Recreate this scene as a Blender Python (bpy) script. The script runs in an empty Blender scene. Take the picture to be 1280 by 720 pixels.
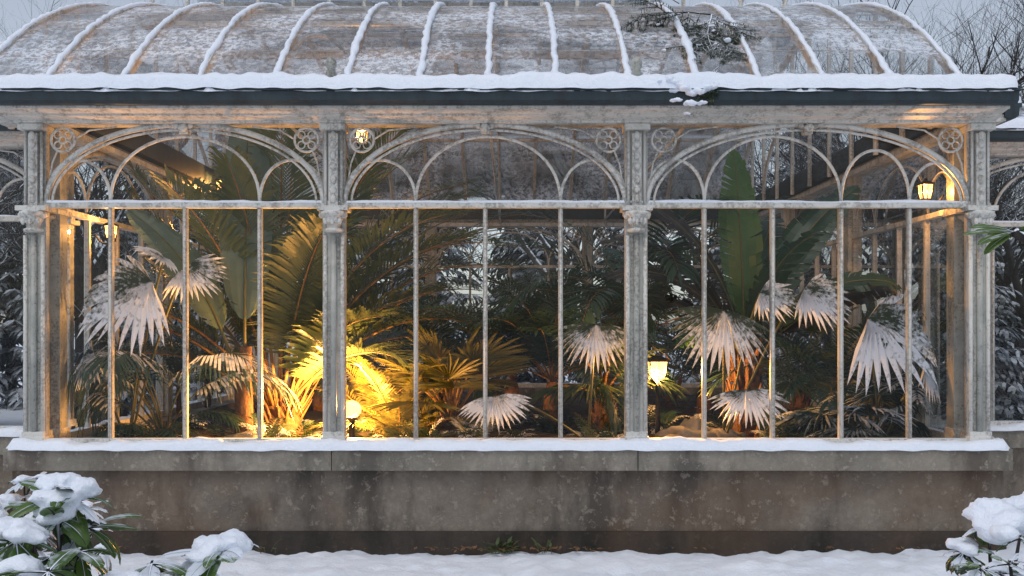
import bpy, bmesh, math, random
from mathutils import Vector, Matrix, noise
R=math.radians
scn=bpy.context.scene
V=Vector
# ------------------------------------------------------------ mesh builder
INSIDE=[False]
def softin(p):
    x,y,z=p
    if y<.34: y=.09+.25*math.exp((y-.34)/.25)
    if x>3.5: x=3.5+.24*(1-math.exp(-(x-3.5)/.24))
    if x<-3.58: x=-3.58-.24*(1-math.exp((x+3.58)/.24))
    return (x,y,z)
class MB:
    def __init__(s): s.v=[];s.f=[];s.m=[];s.s=[]
    def add(s,vs,fs,m=0,sm=False):
        o=len(s.v); s.v.extend([tuple(v) for v in vs])
        for f in fs:
            s.f.append(tuple(i+o for i in f)); s.m.append(m); s.s.append(sm)
    def obj(s,name,mats,parent=None):
        me=bpy.data.meshes.new(name)
        if INSIDE[0]: s.v=[softin(p) for p in s.v]
        me.from_pydata(s.v,[],s.f)
        for m in mats: me.materials.append(m)
        me.polygons.foreach_set('material_index',s.m)
        me.polygons.foreach_set('use_smooth',s.s)
        me.update()
        ob=bpy.data.objects.new(name,me); scn.collection.objects.link(ob)
        if parent: ob.parent=parent
        return ob
BF=[(0,3,2,1),(4,5,6,7),(0,1,5,4),(1,2,6,5),(2,3,7,6),(3,0,4,7)]
ID=lambda u,v,z:V((u,v,z))
def box(mb,x0,x1,y0,y1,z0,z1,m=0,T=ID):
    mb.add([T(x0,y0,z0),T(x1,y0,z0),T(x1,y1,z0),T(x0,y1,z0),T(x0,y0,z1),T(x1,y0,z1),T(x1,y1,z1),T(x0,y1,z1)],BF,m)
def tube(mb,pts,rad,n=6,m=0,sm=True,cap=True,flat=1.0):
    pts=[V(p) for p in pts]; k=len(pts)
    if not isinstance(rad,(list,tuple)): rad=[rad]*k
    vs=[];ref=None
    for i,p in enumerate(pts):
        t=(pts[min(i+1,k-1)]-pts[max(i-1,0)])
        if t.length<1e-9: t=V((0,0,1))
        t.normalize()
        if ref is None:
            ref=V((0,0,1)) if abs(t.z)<.9 else V((0,1,0))
        a=t.cross(ref)
        if a.length<1e-4: a=t.cross(V((1,0,0)))
        a.normalize(); b=a.cross(t); ref=b
        for j in range(n):
            th=2*math.pi*(j+.5)/n
            vs.append(p+(a*math.cos(th)+b*math.sin(th)*flat)*rad[i])
    fs=[]
    for i in range(k-1):
        for j in range(n):
            fs.append((i*n+j,i*n+(j+1)%n,(i+1)*n+(j+1)%n,(i+1)*n+j))
    if cap and n>2:
        fs.append(tuple(range(n))[::-1]); fs.append(tuple((k-1)*n+j for j in range(n)))
    mb.add(vs,fs,m,sm)
def lathe(mb,c,prof,n=12,m=0,sm=True,rot=0.0,T=None):
    vs=[]
    for r,z in prof:
        for j in range(n):
            th=2*math.pi*j/n+rot
            q=(c[0]+r*math.cos(th),c[1]+r*math.sin(th),c[2]+z)
            vs.append(T(*q) if T else V(q))
    fs=[]
    for i in range(len(prof)-1):
        for j in range(n): fs.append((i*n+j,i*n+(j+1)%n,(i+1)*n+(j+1)%n,(i+1)*n+j))
    fs.append(tuple(range(n))[::-1]); fs.append(tuple((len(prof)-1)*n+j for j in range(n)))
    mb.add(vs,fs,m,sm)
_bm=bmesh.new(); bmesh.ops.create_icosphere(_bm,subdivisions=3,radius=1)
ICOV=[v.co.copy() for v in _bm.verts]; ICOF=[tuple(v.index for v in f.verts) for f in _bm.faces]; _bm.free()
def blob(mb,c,r,sc=(1,1,1),m=0,amp=.15,fr=2.0,seed=0):
    c=V(c); vs=[]
    for v in ICOV:
        k=1+amp*noise.noise(v*fr+V((seed*7.3,seed*3.1,seed)))
        vs.append(c+V((v.x*sc[0],v.y*sc[1],v.z*sc[2]))*r*k)
    mb.add(vs,ICOF,m,True)
def empty(name,loc=(0,0,0)):
    e=bpy.data.objects.new(name,None); scn.collection.objects.link(e); e.empty_display_size=.2
    return e
# ------------------------------------------------------------ materials
def newmat(name):
    m=bpy.data.materials.new(name); m.use_nodes=True; nt=m.node_tree; nt.nodes.clear()
    o=nt.nodes.new('ShaderNodeOutputMaterial'); return m,nt,o
def N(nt,t,**kw):
    n=nt.nodes.new(t)
    for k,v in kw.items():
        if k in n.inputs: n.inputs[k].default_value=v
        else: setattr(n,k,v)
    return n
def tex(nt,scale,detail=6,rough=.6,stretch=None):
    tc=N(nt,'ShaderNodeTexCoord'); mp=N(nt,'ShaderNodeMapping')
    nt.links.new(tc.outputs['Object'],mp.inputs[0])
    if stretch: mp.inputs['Scale'].default_value=stretch
    n=N(nt,'ShaderNodeTexNoise'); n.inputs['Scale'].default_value=scale; n.inputs['Detail'].default_value=detail; n.inputs['Roughness'].default_value=rough
    nt.links.new(mp.outputs[0],n.inputs['Vector']); return n.outputs['Fac']
def ramp(nt,src,stops):
    r=N(nt,'ShaderNodeValToRGB'); e=r.color_ramp.elements
    while len(e)<len(stops): e.new(.5)
    for i,(p,c) in enumerate(stops):
        e[i].position=p; e[i].color=(c,c,c,1) if isinstance(c,(int,float)) else (*c,1)
    nt.links.new(src,r.inputs[0]); return r.outputs[0]
def mix(nt,f,a,b,bl='MIX'):
    n=N(nt,'ShaderNodeMix',data_type='RGBA',blend_type=bl)
    for idx,s in ((0,f),(6,a),(7,b)):
        if isinstance(s,(int,float)): n.inputs[idx].default_value=s
        elif isinstance(s,tuple): n.inputs[idx].default_value=(*s,1)
        else: nt.links.new(s,n.inputs[idx])
    return n.outputs[2]
def mth(nt,op,a,b=0.0,c=0.0,clamp=False):
    n=N(nt,'ShaderNodeMath',operation=op); n.use_clamp=clamp
    for i,s in enumerate((a,b,c)):
        if isinstance(s,(int,float)): n.inputs[i].default_value=s
        else: nt.links.new(s,n.inputs[i])
    return n.outputs[0]
def snowfac(nt,thr,k=4.0,nscale=12,namp=.8):
    g=N(nt,'ShaderNodeNewGeometry'); sp=N(nt,'ShaderNodeSeparateXYZ'); nt.links.new(g.outputs['Normal'],sp.inputs[0])
    n=tex(nt,nscale,2,.6)
    a=mth(nt,'MULTIPLY_ADD',n,namp,sp.outputs[2])
    a=mth(nt,'SUBTRACT',a,thr+namp*.5)
    return mth(nt,'MULTIPLY',a,k,clamp=True)
SNOWC=(.78,.84,.92)
def principled(nt,o,col,rough=.6,bump=None,bs=.3,bd=.01,spec=.4,metal=0):
    p=N(nt,'ShaderNodeBsdfPrincipled'); p.inputs['Roughness'].default_value=rough
    p.inputs['Specular IOR Level'].default_value=spec; p.inputs['Metallic'].default_value=metal
    if isinstance(col,tuple): p.inputs['Base Color'].default_value=(*col,1)
    else: nt.links.new(col,p.inputs['Base Color'])
    if bump is not None:
        b=N(nt,'ShaderNodeBump'); b.inputs['Strength'].default_value=bs; b.inputs['Distance'].default_value=bd
        nt.links.new(bump,b.inputs['Height']); nt.links.new(b.outputs[0],p.inputs['Normal'])
    if o: nt.links.new(p.outputs[0],o.inputs[0])
    return p
def m_snow():
    m,nt,o=newmat('snow'); a=tex(nt,14,6,.72); b=tex(nt,1.5,2,.5)
    c=mix(nt,b,(.74,.80,.90),(.84,.88,.94))
    principled(nt,o,c,.65,a,.6,.035,.3)
    return m
def m_paint(name,ca,cb,cd,snow=.72,amount=.5):
    m,nt,o=newmat(name)
    a=tex(nt,5,4,.7); b=tex(nt,40,3,.7); s=tex(nt,9,3,.6,(1,1,.12))
    c=mix(nt,ramp(nt,a,[(.35,0),(.65,1)]),ca,cb)
    d=ramp(nt,mth(nt,'ADD',mth(nt,'MULTIPLY',b,.5),mth(nt,'MULTIPLY',s,.5)),[(.49,0),(.59,1)])
    c=mix(nt,mth(nt,'MULTIPLY',d,amount),c,cd)
    c=mix(nt,snowfac(nt,snow,5,14,.7),c,SNOWC)
    principled(nt,o,c,.45,b,.35,.004,.4)
    return m
def m_leaf(name,ca,cb,snow=9.0,trans=.3,nscale=14,k=4,rough=.42,namp=.9):
    m,nt,o=newmat(name); a=tex(nt,3.5,2,.6); 
    c=mix(nt,ramp(nt,a,[(.3,0),(.7,1)]),ca,cb)
    if snow<5: 
        sf=snowfac(nt,snow,k,nscale,namp); c=mix(nt,sf,c,(.76,.82,.91))
    p=principled(nt,None,c,rough,None,spec=.45)
    t=N(nt,'ShaderNodeBsdfTranslucent'); nt.links.new(c,t.inputs[0])
    mx=N(nt,'ShaderNodeMixShader'); mx.inputs[0].default_value=trans
    nt.links.new(p.outputs[0],mx.inputs[1]); nt.links.new(t.outputs[0],mx.inputs[2]); nt.links.new(mx.outputs[0],o.inputs[0])
    return m
def m_clear():
    m,nt,o=newmat('window_glass')
    tr=N(nt,'ShaderNodeBsdfTransparent'); tr.inputs[0].default_value=(.97,.98,.98,1)
    gl=N(nt,'ShaderNodeBsdfGlossy'); gl.inputs['Roughness'].default_value=.0
    fr=N(nt,'ShaderNodeFresnel'); fr.inputs[0].default_value=1.4
    m1=N(nt,'ShaderNodeMixShader'); nt.links.new(mth(nt,'MULTIPLY',fr.outputs[0],.7,clamp=True),m1.inputs[0])
    nt.links.new(tr.outputs[0],m1.inputs[1]); nt.links.new(gl.outputs[0],m1.inputs[2]); nt.links.new(m1.outputs[0],o.inputs[0]); return m
def m_glass(name,fcol=(.62,.66,.7),tint=(.93,.95,.95),maxf=1.0,refl=.9):
    m,nt,o=newmat(name)
    tr=N(nt,'ShaderNodeBsdfTransparent'); tr.inputs[0].default_value=(*tint,1)
    gl=N(nt,'ShaderNodeBsdfGlossy'); gl.inputs['Roughness'].default_value=.06
    fr=N(nt,'ShaderNodeFresnel'); fr.inputs[0].default_value=1.6
    m1=N(nt,'ShaderNodeMixShader'); nt.links.new(mth(nt,'MULTIPLY',fr.outputs[0],refl,clamp=True),m1.inputs[0])
    nt.links.new(tr.outputs[0],m1.inputs[1]); nt.links.new(gl.outputs[0],m1.inputs[2])
    df=N(nt,'ShaderNodeBsdfDiffuse'); df.inputs[0].default_value=(*fcol,1)
    tl=N(nt,'ShaderNodeBsdfTranslucent'); tl.inputs[0].default_value=(*fcol,1)
    m2=N(nt,'ShaderNodeMixShader'); m2.inputs[0].default_value=.22
    nt.links.new(df.outputs[0],m2.inputs[1]); nt.links.new(tl.outputs[0],m2.inputs[2])
    big=ramp(nt,tex(nt,1.1,2,.55),[(.42,0),(.62,1)]); fine=ramp(nt,tex(nt,16,5,.8),[(.45,0),(.58,1)]); 
    f=mth(nt,'ADD',mth(nt,'MULTIPLY',big,.24),mth(nt,'MULTIPLY',mth(nt,'MULTIPLY',fine,mth(nt,'ADD',big,.25)),.75))
    f=mth(nt,'MULTIPLY',mth(nt,'ADD',f,.05),maxf,clamp=True)
    m3=N(nt,'ShaderNodeMixShader'); nt.links.new(f,m3.inputs[0])
    nt.links.new(m1.outputs[0],m3.inputs[1]); nt.links.new(m2.outputs[0],m3.inputs[2]); nt.links.new(m3.outputs[0],o.inputs[0])
    return m
def m_stone(name,ca,cb,dark,rust=.3):
    m,nt,o=newmat(name)
    a=tex(nt,1.6,7,.68); b=tex(nt,14,6,.75); s=tex(nt,2.2,5,.65,(1,1,.35)); g=tex(nt,.9,3,.6)
    c=mix(nt,ramp(nt,a,[(.38,0),(.58,1)]),ca,cb)
    c=mix(nt,ramp(nt,b,[(.35,.0),(.7,.55)]),c,dark)
    c=mix(nt,ramp(nt,s,[(.48,0),(.62,.8)]),c,dark)
    c=mix(nt,ramp(nt,g,[(.47,0),(.60,rust)]),c,(.13,.075,.045))
    l=ramp(nt,b,[(.55,0),(.64,.4)]); c=mix(nt,l,c,tuple(min(1,q*1.6) for q in ca))
    principled(nt,o,c,.85,b,.8,.02,.2)
    return m
def m_simple(name,ca,cb,scale=8,rough=.8,snow=9.0,bd=.01,nscale=10,metal=0):
    m,nt,o=newmat(name); a=tex(nt,scale,3,.65)
    c=mix(nt,ramp(nt,a,[(.35,0),(.65,1)]),ca,cb)
    if snow<5: c=mix(nt,snowfac(nt,snow,5,nscale,.5),c,SNOWC)
    principled(nt,o,c,rough,a if bd>0 else None,.5,bd,.3,metal); return m
def m_lampglass(name,col,st):
    m,nt,o=newmat(name); t=N(nt,'ShaderNodeBsdfTransparent'); t.inputs[0].default_value=(.9,.9,.85,1)
    e=N(nt,'ShaderNodeEmission'); e.inputs[0].default_value=(*col,1); e.inputs[1].default_value=st
    a=N(nt,'ShaderNodeAddShader'); nt.links.new(t.outputs[0],a.inputs[0]); nt.links.new(e.outputs[0],a.inputs[1]); nt.links.new(a.outputs[0],o.inputs[0])
    try: m.cycles.emission_sampling='NONE'
    except Exception: pass
    return m
SNOW=m_snow()
CREAM=m_paint('aged_cream_paint',(.63,.61,.56),(.52,.505,.46),(.17,.16,.14),.75,.65)
CREAM2=m_paint('sooty_cream_paint',(.46,.445,.41),(.37,.36,.33),(.14,.13,.12),.8,.6)
GREYGREEN=m_paint('flaking_green_paint',(.28,.29,.26),(.46,.445,.40),(.10,.095,.08),.85,.75)
GUTTER=m_paint('dark_green_gutter_paint',(.016,.030,.038),(.028,.044,.052),(.013,.013,.013),.95,.6)
GLASS=m_clear()
ROOFGLASS=m_glass('frosted_roof_glass',fcol=(.70,.76,.84),maxf=.95)
STONE=m_stone('weathered_render',(.27,.23,.185),(.17,.145,.12),(.055,.047,.04),.45)
SILL=m_stone('weathered_sill_stone',(.33,.30,.25),(.24,.22,.18),(.09,.08,.07),rust=.1)
PLINTH=m_stone('damp_plinth_stone',(.075,.06,.05),(.05,.042,.036),(.02,.02,.016))
SOIL=m_simple('leaf_litter_soil',(.03,.024,.018),(.08,.06,.04),14,.95,9,.04)
BARK=m_simple('snowy_bark',(.026,.023,.022),(.05,.045,.042),10,.9,.5,0)
STEM=m_simple('palm_stem',(.24,.13,.045),(.14,.09,.03),18,.55,9,0)
STEMG=m_simple('green_stem',(.07,.09,.03),(.12,.10,.04),18,.5,9,0)
TRUNK=m_simple('fibrous_trunk',(.11,.06,.03),(.22,.115,.055),25,.9,9,.03)
ROCK=m_simple('boulder_stone',(.34,.31,.26),(.2,.185,.16),5,.85)
IRON=m_simple('dark_lamp_metal',(.03,.028,.025),(.06,.05,.04),20,.5,9,0,metal=.6)
L_DARK=m_leaf('leaf_dark_green',(.016,.050,.035),(.042,.085,.05),rough=.34)
L_MID=m_leaf('leaf_mid_green',(.055,.095,.045),(.11,.14,.06),rough=.36)
L_YEL=m_leaf('leaf_yellow_green',(.13,.14,.03),(.22,.19,.05),trans=.35)
L_BLUE=m_leaf('leaf_banana_blue_green',(.085,.14,.11),(.14,.20,.15),trans=.25)
L_BAN=m_leaf('leaf_banana_green',(.05,.12,.03),(.08,.17,.05),trans=.35)
L_PURP=m_leaf('leaf_dark_purple',(.02,.02,.024),(.045,.035,.038),rough=.3)
L_SNOWF=m_leaf('fan_leaf_snow_covered',(.03,.06,.045),(.06,.09,.06),snow=-.42,nscale=24,k=2.2,trans=.08,namp=1.5)
L_SNOW=m_leaf('leaf_snow_dusted',(.025,.055,.04),(.05,.085,.05),snow=.32,nscale=14,k=3)
L_SNOW2=m_leaf('leaf_lightly_dusted',(.022,.055,.04),(.05,.085,.05),snow=.55,nscale=14,k=3)
L_SHRUB=m_leaf('evergreen_shrub_leaf',(.05,.10,.02),(.10,.18,.04),snow=.85,nscale=18,k=4,rough=.3)
L_SHRUB2=m_leaf('shrub_leaf_snowy',(.025,.05,.02),(.05,.08,.03),snow=.30,nscale=18,k=4,rough=.4)
L_CON=m_leaf('conifer_needles_snow',(.010,.020,.020),(.022,.038,.036),snow=.60,nscale=1.5,k=2.5,trans=.1)
L_CON2=m_leaf('fallen_branch_needles',(.02,.04,.022),(.04,.06,.03),snow=.8,nscale=20,k=3,trans=.1)
WARM=(1.0,.44,.11)
LG=m_lampglass('lamp_glass_lit',(1,.52,.16),2.0)
# survey helper: world point on a bearing (given in 1280x720 plan units) at a given depth
def P(px,py,y): 
    k=(8+y)/8/150; return V(((px-640)*k,y,1.83+(410-py)*k))
# ------------------------------------------------------------ greenhouse
GH=empty('greenhouse')
iron=MB(); colm=MB(); glass=MB(); snowm=MB(); stone=MB()
rs=random.Random(5)
def fbm(x,y=0,z=0): return noise.noise(V((x,y,z)))+.5*noise.noise(V((x*2.1+5,y*2.1,z)))
def snow_strip(mb,T,u0,u1,vc,z,hw,h,seed=0,step=.03,m=0,patch=0.0,slope=0.0,bump=1.0):
    n=max(2,int((u1-u0)/step)); K=9; vs=[]
    for i in range(n+1):
        u=u0+(u1-u0)*i/n
        e=min(1,min(i,n-i)/2.0+.02)
        hh=h*(1+bump*(.40*fbm(u*2.3,seed*3.7)+.22*noise.noise(V((u*9,seed,2)))))*e
        if patch>0: hh*=max(.06,min(1,.5+1.6*fbm(u*1.3,seed*9.1,4)+(1-patch)))
        w=hw*(1+bump*(.15*fbm(u*3.1,seed*2.2,7)+.08*noise.noise(V((u*20,seed,9)))))*(.5+.5*e)
        sag=.12*h*(1+noise.noise(V((u*6,seed,3))))
        for j in range(K):
            a=math.pi*j/(K-1); v=vc+w*math.cos(a)
            zz=z+hh*(max(0,math.sin(a))**.6)*(1+.12*noise.noise(V((u*13,j*.9,seed))))+(-sag if j==0 else 0)-slope*(v-vc)
            vs.append(T(u,v,zz))
    fs=[(i*K+j,i*K+j+1,(i+1)*K+j+1,(i+1)*K+j) for i in range(n) for j in range(K-1)]
    mb.add(vs,fs,m,True)
def arch(mb,T,c,v,z0,a,h,r,n=24,a0=0,a1=math.pi,sides=6,pw=1.0,m=0):
    pts=[]
    for i in range(n+1):
        th=a0+(a1-a0)*i/n
        pts.append(T(c+a*math.cos(th),v,z0+h*abs(math.sin(th))**pw))
    tube(mb,pts,r,sides,m)
def ring(mb,T,u,v,z,r,t):
    tube(mb,[T(u+r*math.cos(2*math.pi*i/18),v,z+r*math.sin(2*math.pi*i/18)) for i in range(19)],t,5,cap=False)
ZS=.84; ZT=2.86; ZE=3.52
def column(T,u,det=True,ze=ZE):
    box(colm,u-.070,u+.070,-.09,.025,ZS,ze,1,T)
    for du in (-.072,.072): tube(colm,[T(u+du,.03,ZS+.1),T(u+du,.03,2.6)],.018,8,0)
    tube(colm,[T(u,.035,ZS+.1),T(u,.035,2.6)],.026,8,1)
    if not det: return
    box(colm,u-.10,u+.10,-.1,.075,ZS,ZS+.09,0,T)
    box(colm,u-.09,u+.09,-.1,.06,ZS+.09,ZS+.13,0,T)
    lathe(colm,(u,.03,2.62),[(.055,0),(.08,.01),(.08,.03),(.055,.04),(.06,.08),(.09,.13),(.115,.15),(.115,.17),(.09,.18)],16,0,T=T)
    for s in (-1,1):
        blob(colm,T(u+s*.085,.06,2.765),.032,m=0,amp=.3,fr=3,seed=u+s)
    for k in range(5): blob(colm,T(u-.06+.03*k,.10,2.71+.012*(k%2)),.018,(1,.7,1.6),0,.3,3,u+k)
    box(colm,u-.125,u+.125,-.1,.10,2.80,2.84,0,T)
    box(colm,u-.038,u+.038,.025,.06,2.84,3.44,0,T)
    for i,zz in enumerate((2.90,2.97,3.06,3.17,3.26,3.35,3.42)):
        lathe(colm,(u,.065,zz),[(.010,-.035),(.024,-.02),(.034 if i%2 else .026,0),(.024,.02),(.010,.035)],8,0,T=T)
    for s in (-1,1): tube(colm,[T(u+s*.066,.04,2.84),T(u+s*.066,.04,3.47)],.013,6,0)
    box(colm,u-.105,u+.105,-.1,.10,3.465,3.515,0,T)
def wall(T,L,cols,npan,det=True,base=True,zbase=-.3,ends=(.1,.1),seed=1):
    if base:
        box(stone,-ends[0],L+ends[1],-.22,.05,zbase,.66,0,T)
        box(stone,-ends[0]-.01,L+ends[1]+.01,-.2,.08,zbase,.15,2,T)
        edges=[-ends[0]-.04]+[c for c in cols[1:-1]]+[L+ends[1]+.04]
        for a,b in zip(edges[:-1],edges[1:]):
            box(stone,a+.004,b-.004,-.25,.13,.66,ZS,1,T)
        snow_strip(snowm,T,-ends[0]-.03,L+ends[1]+.03,.062,ZS-.004,.092,.072,seed,patch=.15)
    box(iron,0,L,-.05,.03,ZS+.002,ZS+.07,0,T)
    box(iron,0,L,-.05,.030,ZT-.03,ZT+.015,0,T)
    if det: snow_strip(snowm,T,.02,L-.02,-.005,ZT+.013,.036,.022,seed+3,patch=.5)
    for ci,u in enumerate(cols): column(T,u,det or ci in(0,len(cols)-1))
    for i in range(len(cols)-1):
        a=cols[i]+.08; b=cols[i+1]-.08; n=npan[i]; mid=(a+b)/2; hw=(b-a)/2
        ms=[cols[i]+(cols[i+1]-cols[i])*k/n+ (.05 if n==4 and i==1 and det and k==1 else 0) for k in range(1,n)]
        for u in ms:
            box(iron,u-.018,u+.018,-.035,.010,ZS+.068,ZT-.028,1,T)
            tube(iron,[T(u,.012,ZS+.07),T(u,.012,ZT-.03)],.011,6,0)
        for s in (a,b): box(iron,s-.014,s+.014,-.04,.018,ZS+.068,ZE,1,T)
        arch(iron,T,mid,.01,ZT+.01,hw-.01,.655,.025,32)
        arch(iron,T,mid,.02,ZT+.01,hw-.065,.605,.011,32)
        mm=[a]+ms+[b]
        segs=[(mm[0],mm[1],.36),(mm[1],mm[3],.555)]
        if n==5: segs+= [(mm[3],mm[4],.44),(mm[4],mm[5],.34)]
        elif n>=4: segs.append((mm[3],mm[4],.36))
        for p,q,h in segs:
            arch(iron,T,(p+q)/2,.0,ZT+.01,(q-p)/2,h,.014,24,pw=.9)
        for s,uu in ((1,a+.15),(-1,b-.15)):
            ring(iron,T,uu,.01,3.395,.10,.011); ring(iron,T,uu,.012,3.395,.03,.009)
            for q in range(4):
                th=q*math.pi/2+.78; ring(iron,T,uu+.06*math.cos(th),.01,3.395+.06*math.sin(th),.030,.006)
            tube(iron,[T(uu+s*.10,.01,3.40),T(uu+s*.22,.01,3.475),T(uu+s*.45,.01,3.505)],.008,5)
            tube(iron,[T(uu-s*.05,.01,3.30),T(uu-s*.09,.01,3.2),T(uu-s*.12,.01,3.02)],.008,5)
        if det:
            box(iron,mid-.035,mid+.035,-.03,.05,3.44,3.53,0,T)
            blob(iron,T(mid,.06,3.49),.04,(1,.7,1),0,.35,3,mid)
            for s in (-1,1): blob(iron,T(mid+s*.055,.05,3.505),.024,(1,.7,1),0,.35,3,mid+s)
    g=-.012
    glass.add([T(0,g,ZS+.03),T(L,g,ZS+.03),T(L,g,ZE),T(0,g,ZE)],[(0,1,2,3)],0)
XL=-3.967; XR=3.88; YB=8.0
TF=lambda u,v,z:V((XL+u,-v,z))
cols=[0,-1.48-XL,1.033-XL,XR-XL]
wall(TF,XR-XL,cols,[4,4,5],True,True,ends=(.17,.19),seed=1)
TR=lambda u,v,z:V((XR+v-.02,.14+u,z))
wall(TR,YB-.14,[.12,2.7,5.25,YB-.28],[4,4,4],False,True,ends=(-.12,-.12),seed=2)
TL=lambda u,v,z:V((XL-v+.02,.14+u,z))
wall(TL,YB-.14,[.12,2.7,5.25,YB-.28],[4,4,4],False,True,ends=(-.12,-.12),seed=3)
TB=lambda u,v,z:V((XR-u,YB+v,z))
wall(TB,XR-XL,[0,2.62,5.23,XR-XL],[4,4,4],False,True,ends=(.17,.17),seed=4)
TWL=lambda u,v,z:V((XL-.15-u,1.0-v,z))
wall(TWL,5.2,[.1,2.6,5.1],[4,4],True,True,ends=(-.03,0),seed=5)
TWR=lambda u,v,z:V((XR+.15+u,1.5-v,z))
wall(TWR,5.2,[.1,2.6,5.1],[4,4],True,True,ends=(-.03,0),seed=6)
iron.obj('window_frames_and_arches',[CREAM,CREAM2],GH)
colm.obj('iron_columns',[CREAM,GREYGREEN],GH)
glass.obj('window_panes',[GLASS],GH)
stone.obj('stone_base_wall',[STONE,SILL,PLINTH],GH)
# eaves
ev=MB()
def prism(T,u0,u1,pr,m):
    vs=[T(u,v,z) for u in (u0,u1) for v,z in pr]; k=len(pr)
    ev.add(vs,[(i,(i+1)%k,k+(i+1)%k,k+i) for i in range(k)]+[tuple(range(k)),tuple(range(k,2*k))[::-1]],m)
def eave(T,u0,u1,seed):
    box(ev,u0,u1,-.1,.10,ZE,3.573,0,T)
    prism(T,u0,u1,[(.10,3.535),(.20,3.555),(.20,3.57),(.30,3.585),(.33,3.585),(.33,3.64),(.0,3.64)],0)
    prism(T,u0-.02,u1+.02,[(.31,3.642),(.31,3.615),(.34,3.605),(.40,3.605),(.43,3.63),(.435,3.70),(.455,3.70),(.455,3.735),(.31,3.735)],1)
    prism(T,u0,u1,[(-.1,3.642),(.32,3.642),(.32,3.735),(-.02,3.87),(-.1,3.87)],1)
    snow_strip(snowm,T,u0-.02,u1+.02,.215,3.775,.235,.095,seed,slope=.30,step=.025,bump=.9)
    snow_strip(snowm,T,u0-.02,u1+.02,.385,3.725,.088,.115,seed+8,slope=0,step=.02,bump=.7)
eave(TF,-.28,XR-XL+.1,11)
eave(TR,.0,YB-.14,12); eave(TL,.0,YB-.14,13); eave(TB,-.1,XR-XL+.1,14)
eave(TWL,.12,5.2,15); eave(TWR,.35,5.2,16)
for px in (415,795):
    x=(px-640)/150/1.05
    lathe(ev,(x,-.42,3.85),[(.035,-.06),(.05,-.02),(.03,.02),(.045,.05),(.045,.08),(.03,.11),(.005,.12)],12,2)
ev.obj('eaves_and_gutter',[CREAM,GUTTER,GREYGREEN],GH)
# barrel roof
SAG=1.66; HC=4.03; z00=3.87; RR=(HC*HC+SAG*SAG)/(2*SAG); CZ=z00+SAG-RR; 
def roofz(y): return CZ+math.sqrt(max(0,RR*RR-(y-4)**2))
th0=math.asin(HC/RR)
prof=[]
for i in range(49):
    th=-th0+2*th0*i/48; prof.append((4+RR*math.sin(th),CZ+RR*math.cos(th)))
ribs=[(p-640)/150 for p in (62,155,250,345,435,525,610,695,785,870,947,1027,1112,1198)]; ribs[0]=-3.86;ribs.insert(0,-4.45)
RX0=ribs[0];RX1=ribs[-1]
rib=MB(); rg=MB(); rsn=MB()
for x in ribs:
    vs=[]
    for y,z in prof:
        nx=(y-4)/RR; nz=(z-CZ)/RR
        for dx,d in ((-.022,-.05),(.022,-.05),(.022,.03),(-.022,.03)):
            vs.append((x+dx,y+nx*d,z+nz*d))
    fs=[(i*4+j,i*4+(j+1)%4,i*4+4+(j+1)%4,i*4+4+j) for i in range(48) for j in range(4)]
    rib.add(vs,fs,0)
    pts=[];rad=[]
    for i in range(0,257):
        th=-th0+2*th0*i/256; k=1+.45*fbm(th*7,x*3)+.55*noise.noise(V((th*75,x,1)))
        pts.append((x+.018*noise.noise(V((th*40,x,5))),4+(RR+.032)*math.sin(th),CZ+(RR+.032)*math.cos(th)))
        rad.append(max(.006,.027*k))
    tube(rsn,pts,rad,7,flat=.7)
for fi in (8,16,24,32,40):
    y,z=prof[fi]; box(rib,RX0,RX1,y-.02,y+.02,z-.06,z-.02)
for a,b in zip(ribs[:-1],ribs[1:]):
    for i in range(0,48,3):
        (y0,z0),(y1,z1)=prof[i],prof[i+3]
        j=[rs.uniform(-.006,.006) for _ in range(4)]
        ym,zm=prof[i+1]; yn,zn=prof[i+2]
        rg.add([(a,y0,z0+j[0]+(0 if i<24 else .012)),(b,y0,z0+j[1]+(0 if i<24 else .012)),(b,ym,zm+j[1]*.7+.004),(a,ym,zm+j[0]*.7+.004),(b,yn,zn+j[2]*.7+.008),(a,yn,zn+j[3]*.7+.008),(b,y1,z1+j[2]+(.012 if i<24 else 0)),(a,y1,z1+j[3]+(.012 if i<24 else 0))],[(0,1,2,3),(3,2,4,5),(5,4,6,7)],0,True)
        if i>0: tube(rib,[(a,y0,z0+.008),(b,y0,z0+.008)],.005,4,1)
for x in (RX0,RX1):
    top=[(x,y,z-.01) for y,z in prof]; n=len(top)
    rg.add(top+[(x,y,3.6) for y,z in prof],[(i,i+1,n+i+1,n+i) for i in range(n-1)],1)
    for i in range(4,46,4):
        y,z=prof[i]; box(rib,x-.02,x+.02,y-.02,y+.02,3.6,z-.02)
    arch(rib,lambda u,v,z:V((v,u,z)),4,x,3.75,2.2,1.1,.025)
LX0,LX1=-4.2,2.0
for x0 in (3.2,4.8):
    rg.add([(LX0,x0,5.45),(LX1,x0,5.45),(LX1,x0,6.1),(LX0,x0,6.1)],[(0,1,2,3)],1)
    for i in range(16):
        x=LX0+(LX1-LX0)*i/15; box(rib,x-.02,x+.02,x0-.02,x0+.02,5.4,6.1)
    box(rib,LX0,LX1,x0-.03,x0+.03,6.1,6.16)
    box(rib,LX0,LX1,x0-.03,x0+.03,5.42,5.52)
rg.add([(LX0,3.1,6.16),(LX1,3.1,6.16),(LX1,4,6.5),(LX0,4,6.5),(LX1,4.9,6.16),(LX0,4.9,6.16)],[(0,1,2,3),(3,2,4,5)],0)
for x in (2.6,3.1): lathe(rib,(x,2.9,roofz(2.9)),[(.03,0),(.05,.05),(.02,.09),(.04,.13),(.005,.2)],8)
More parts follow.
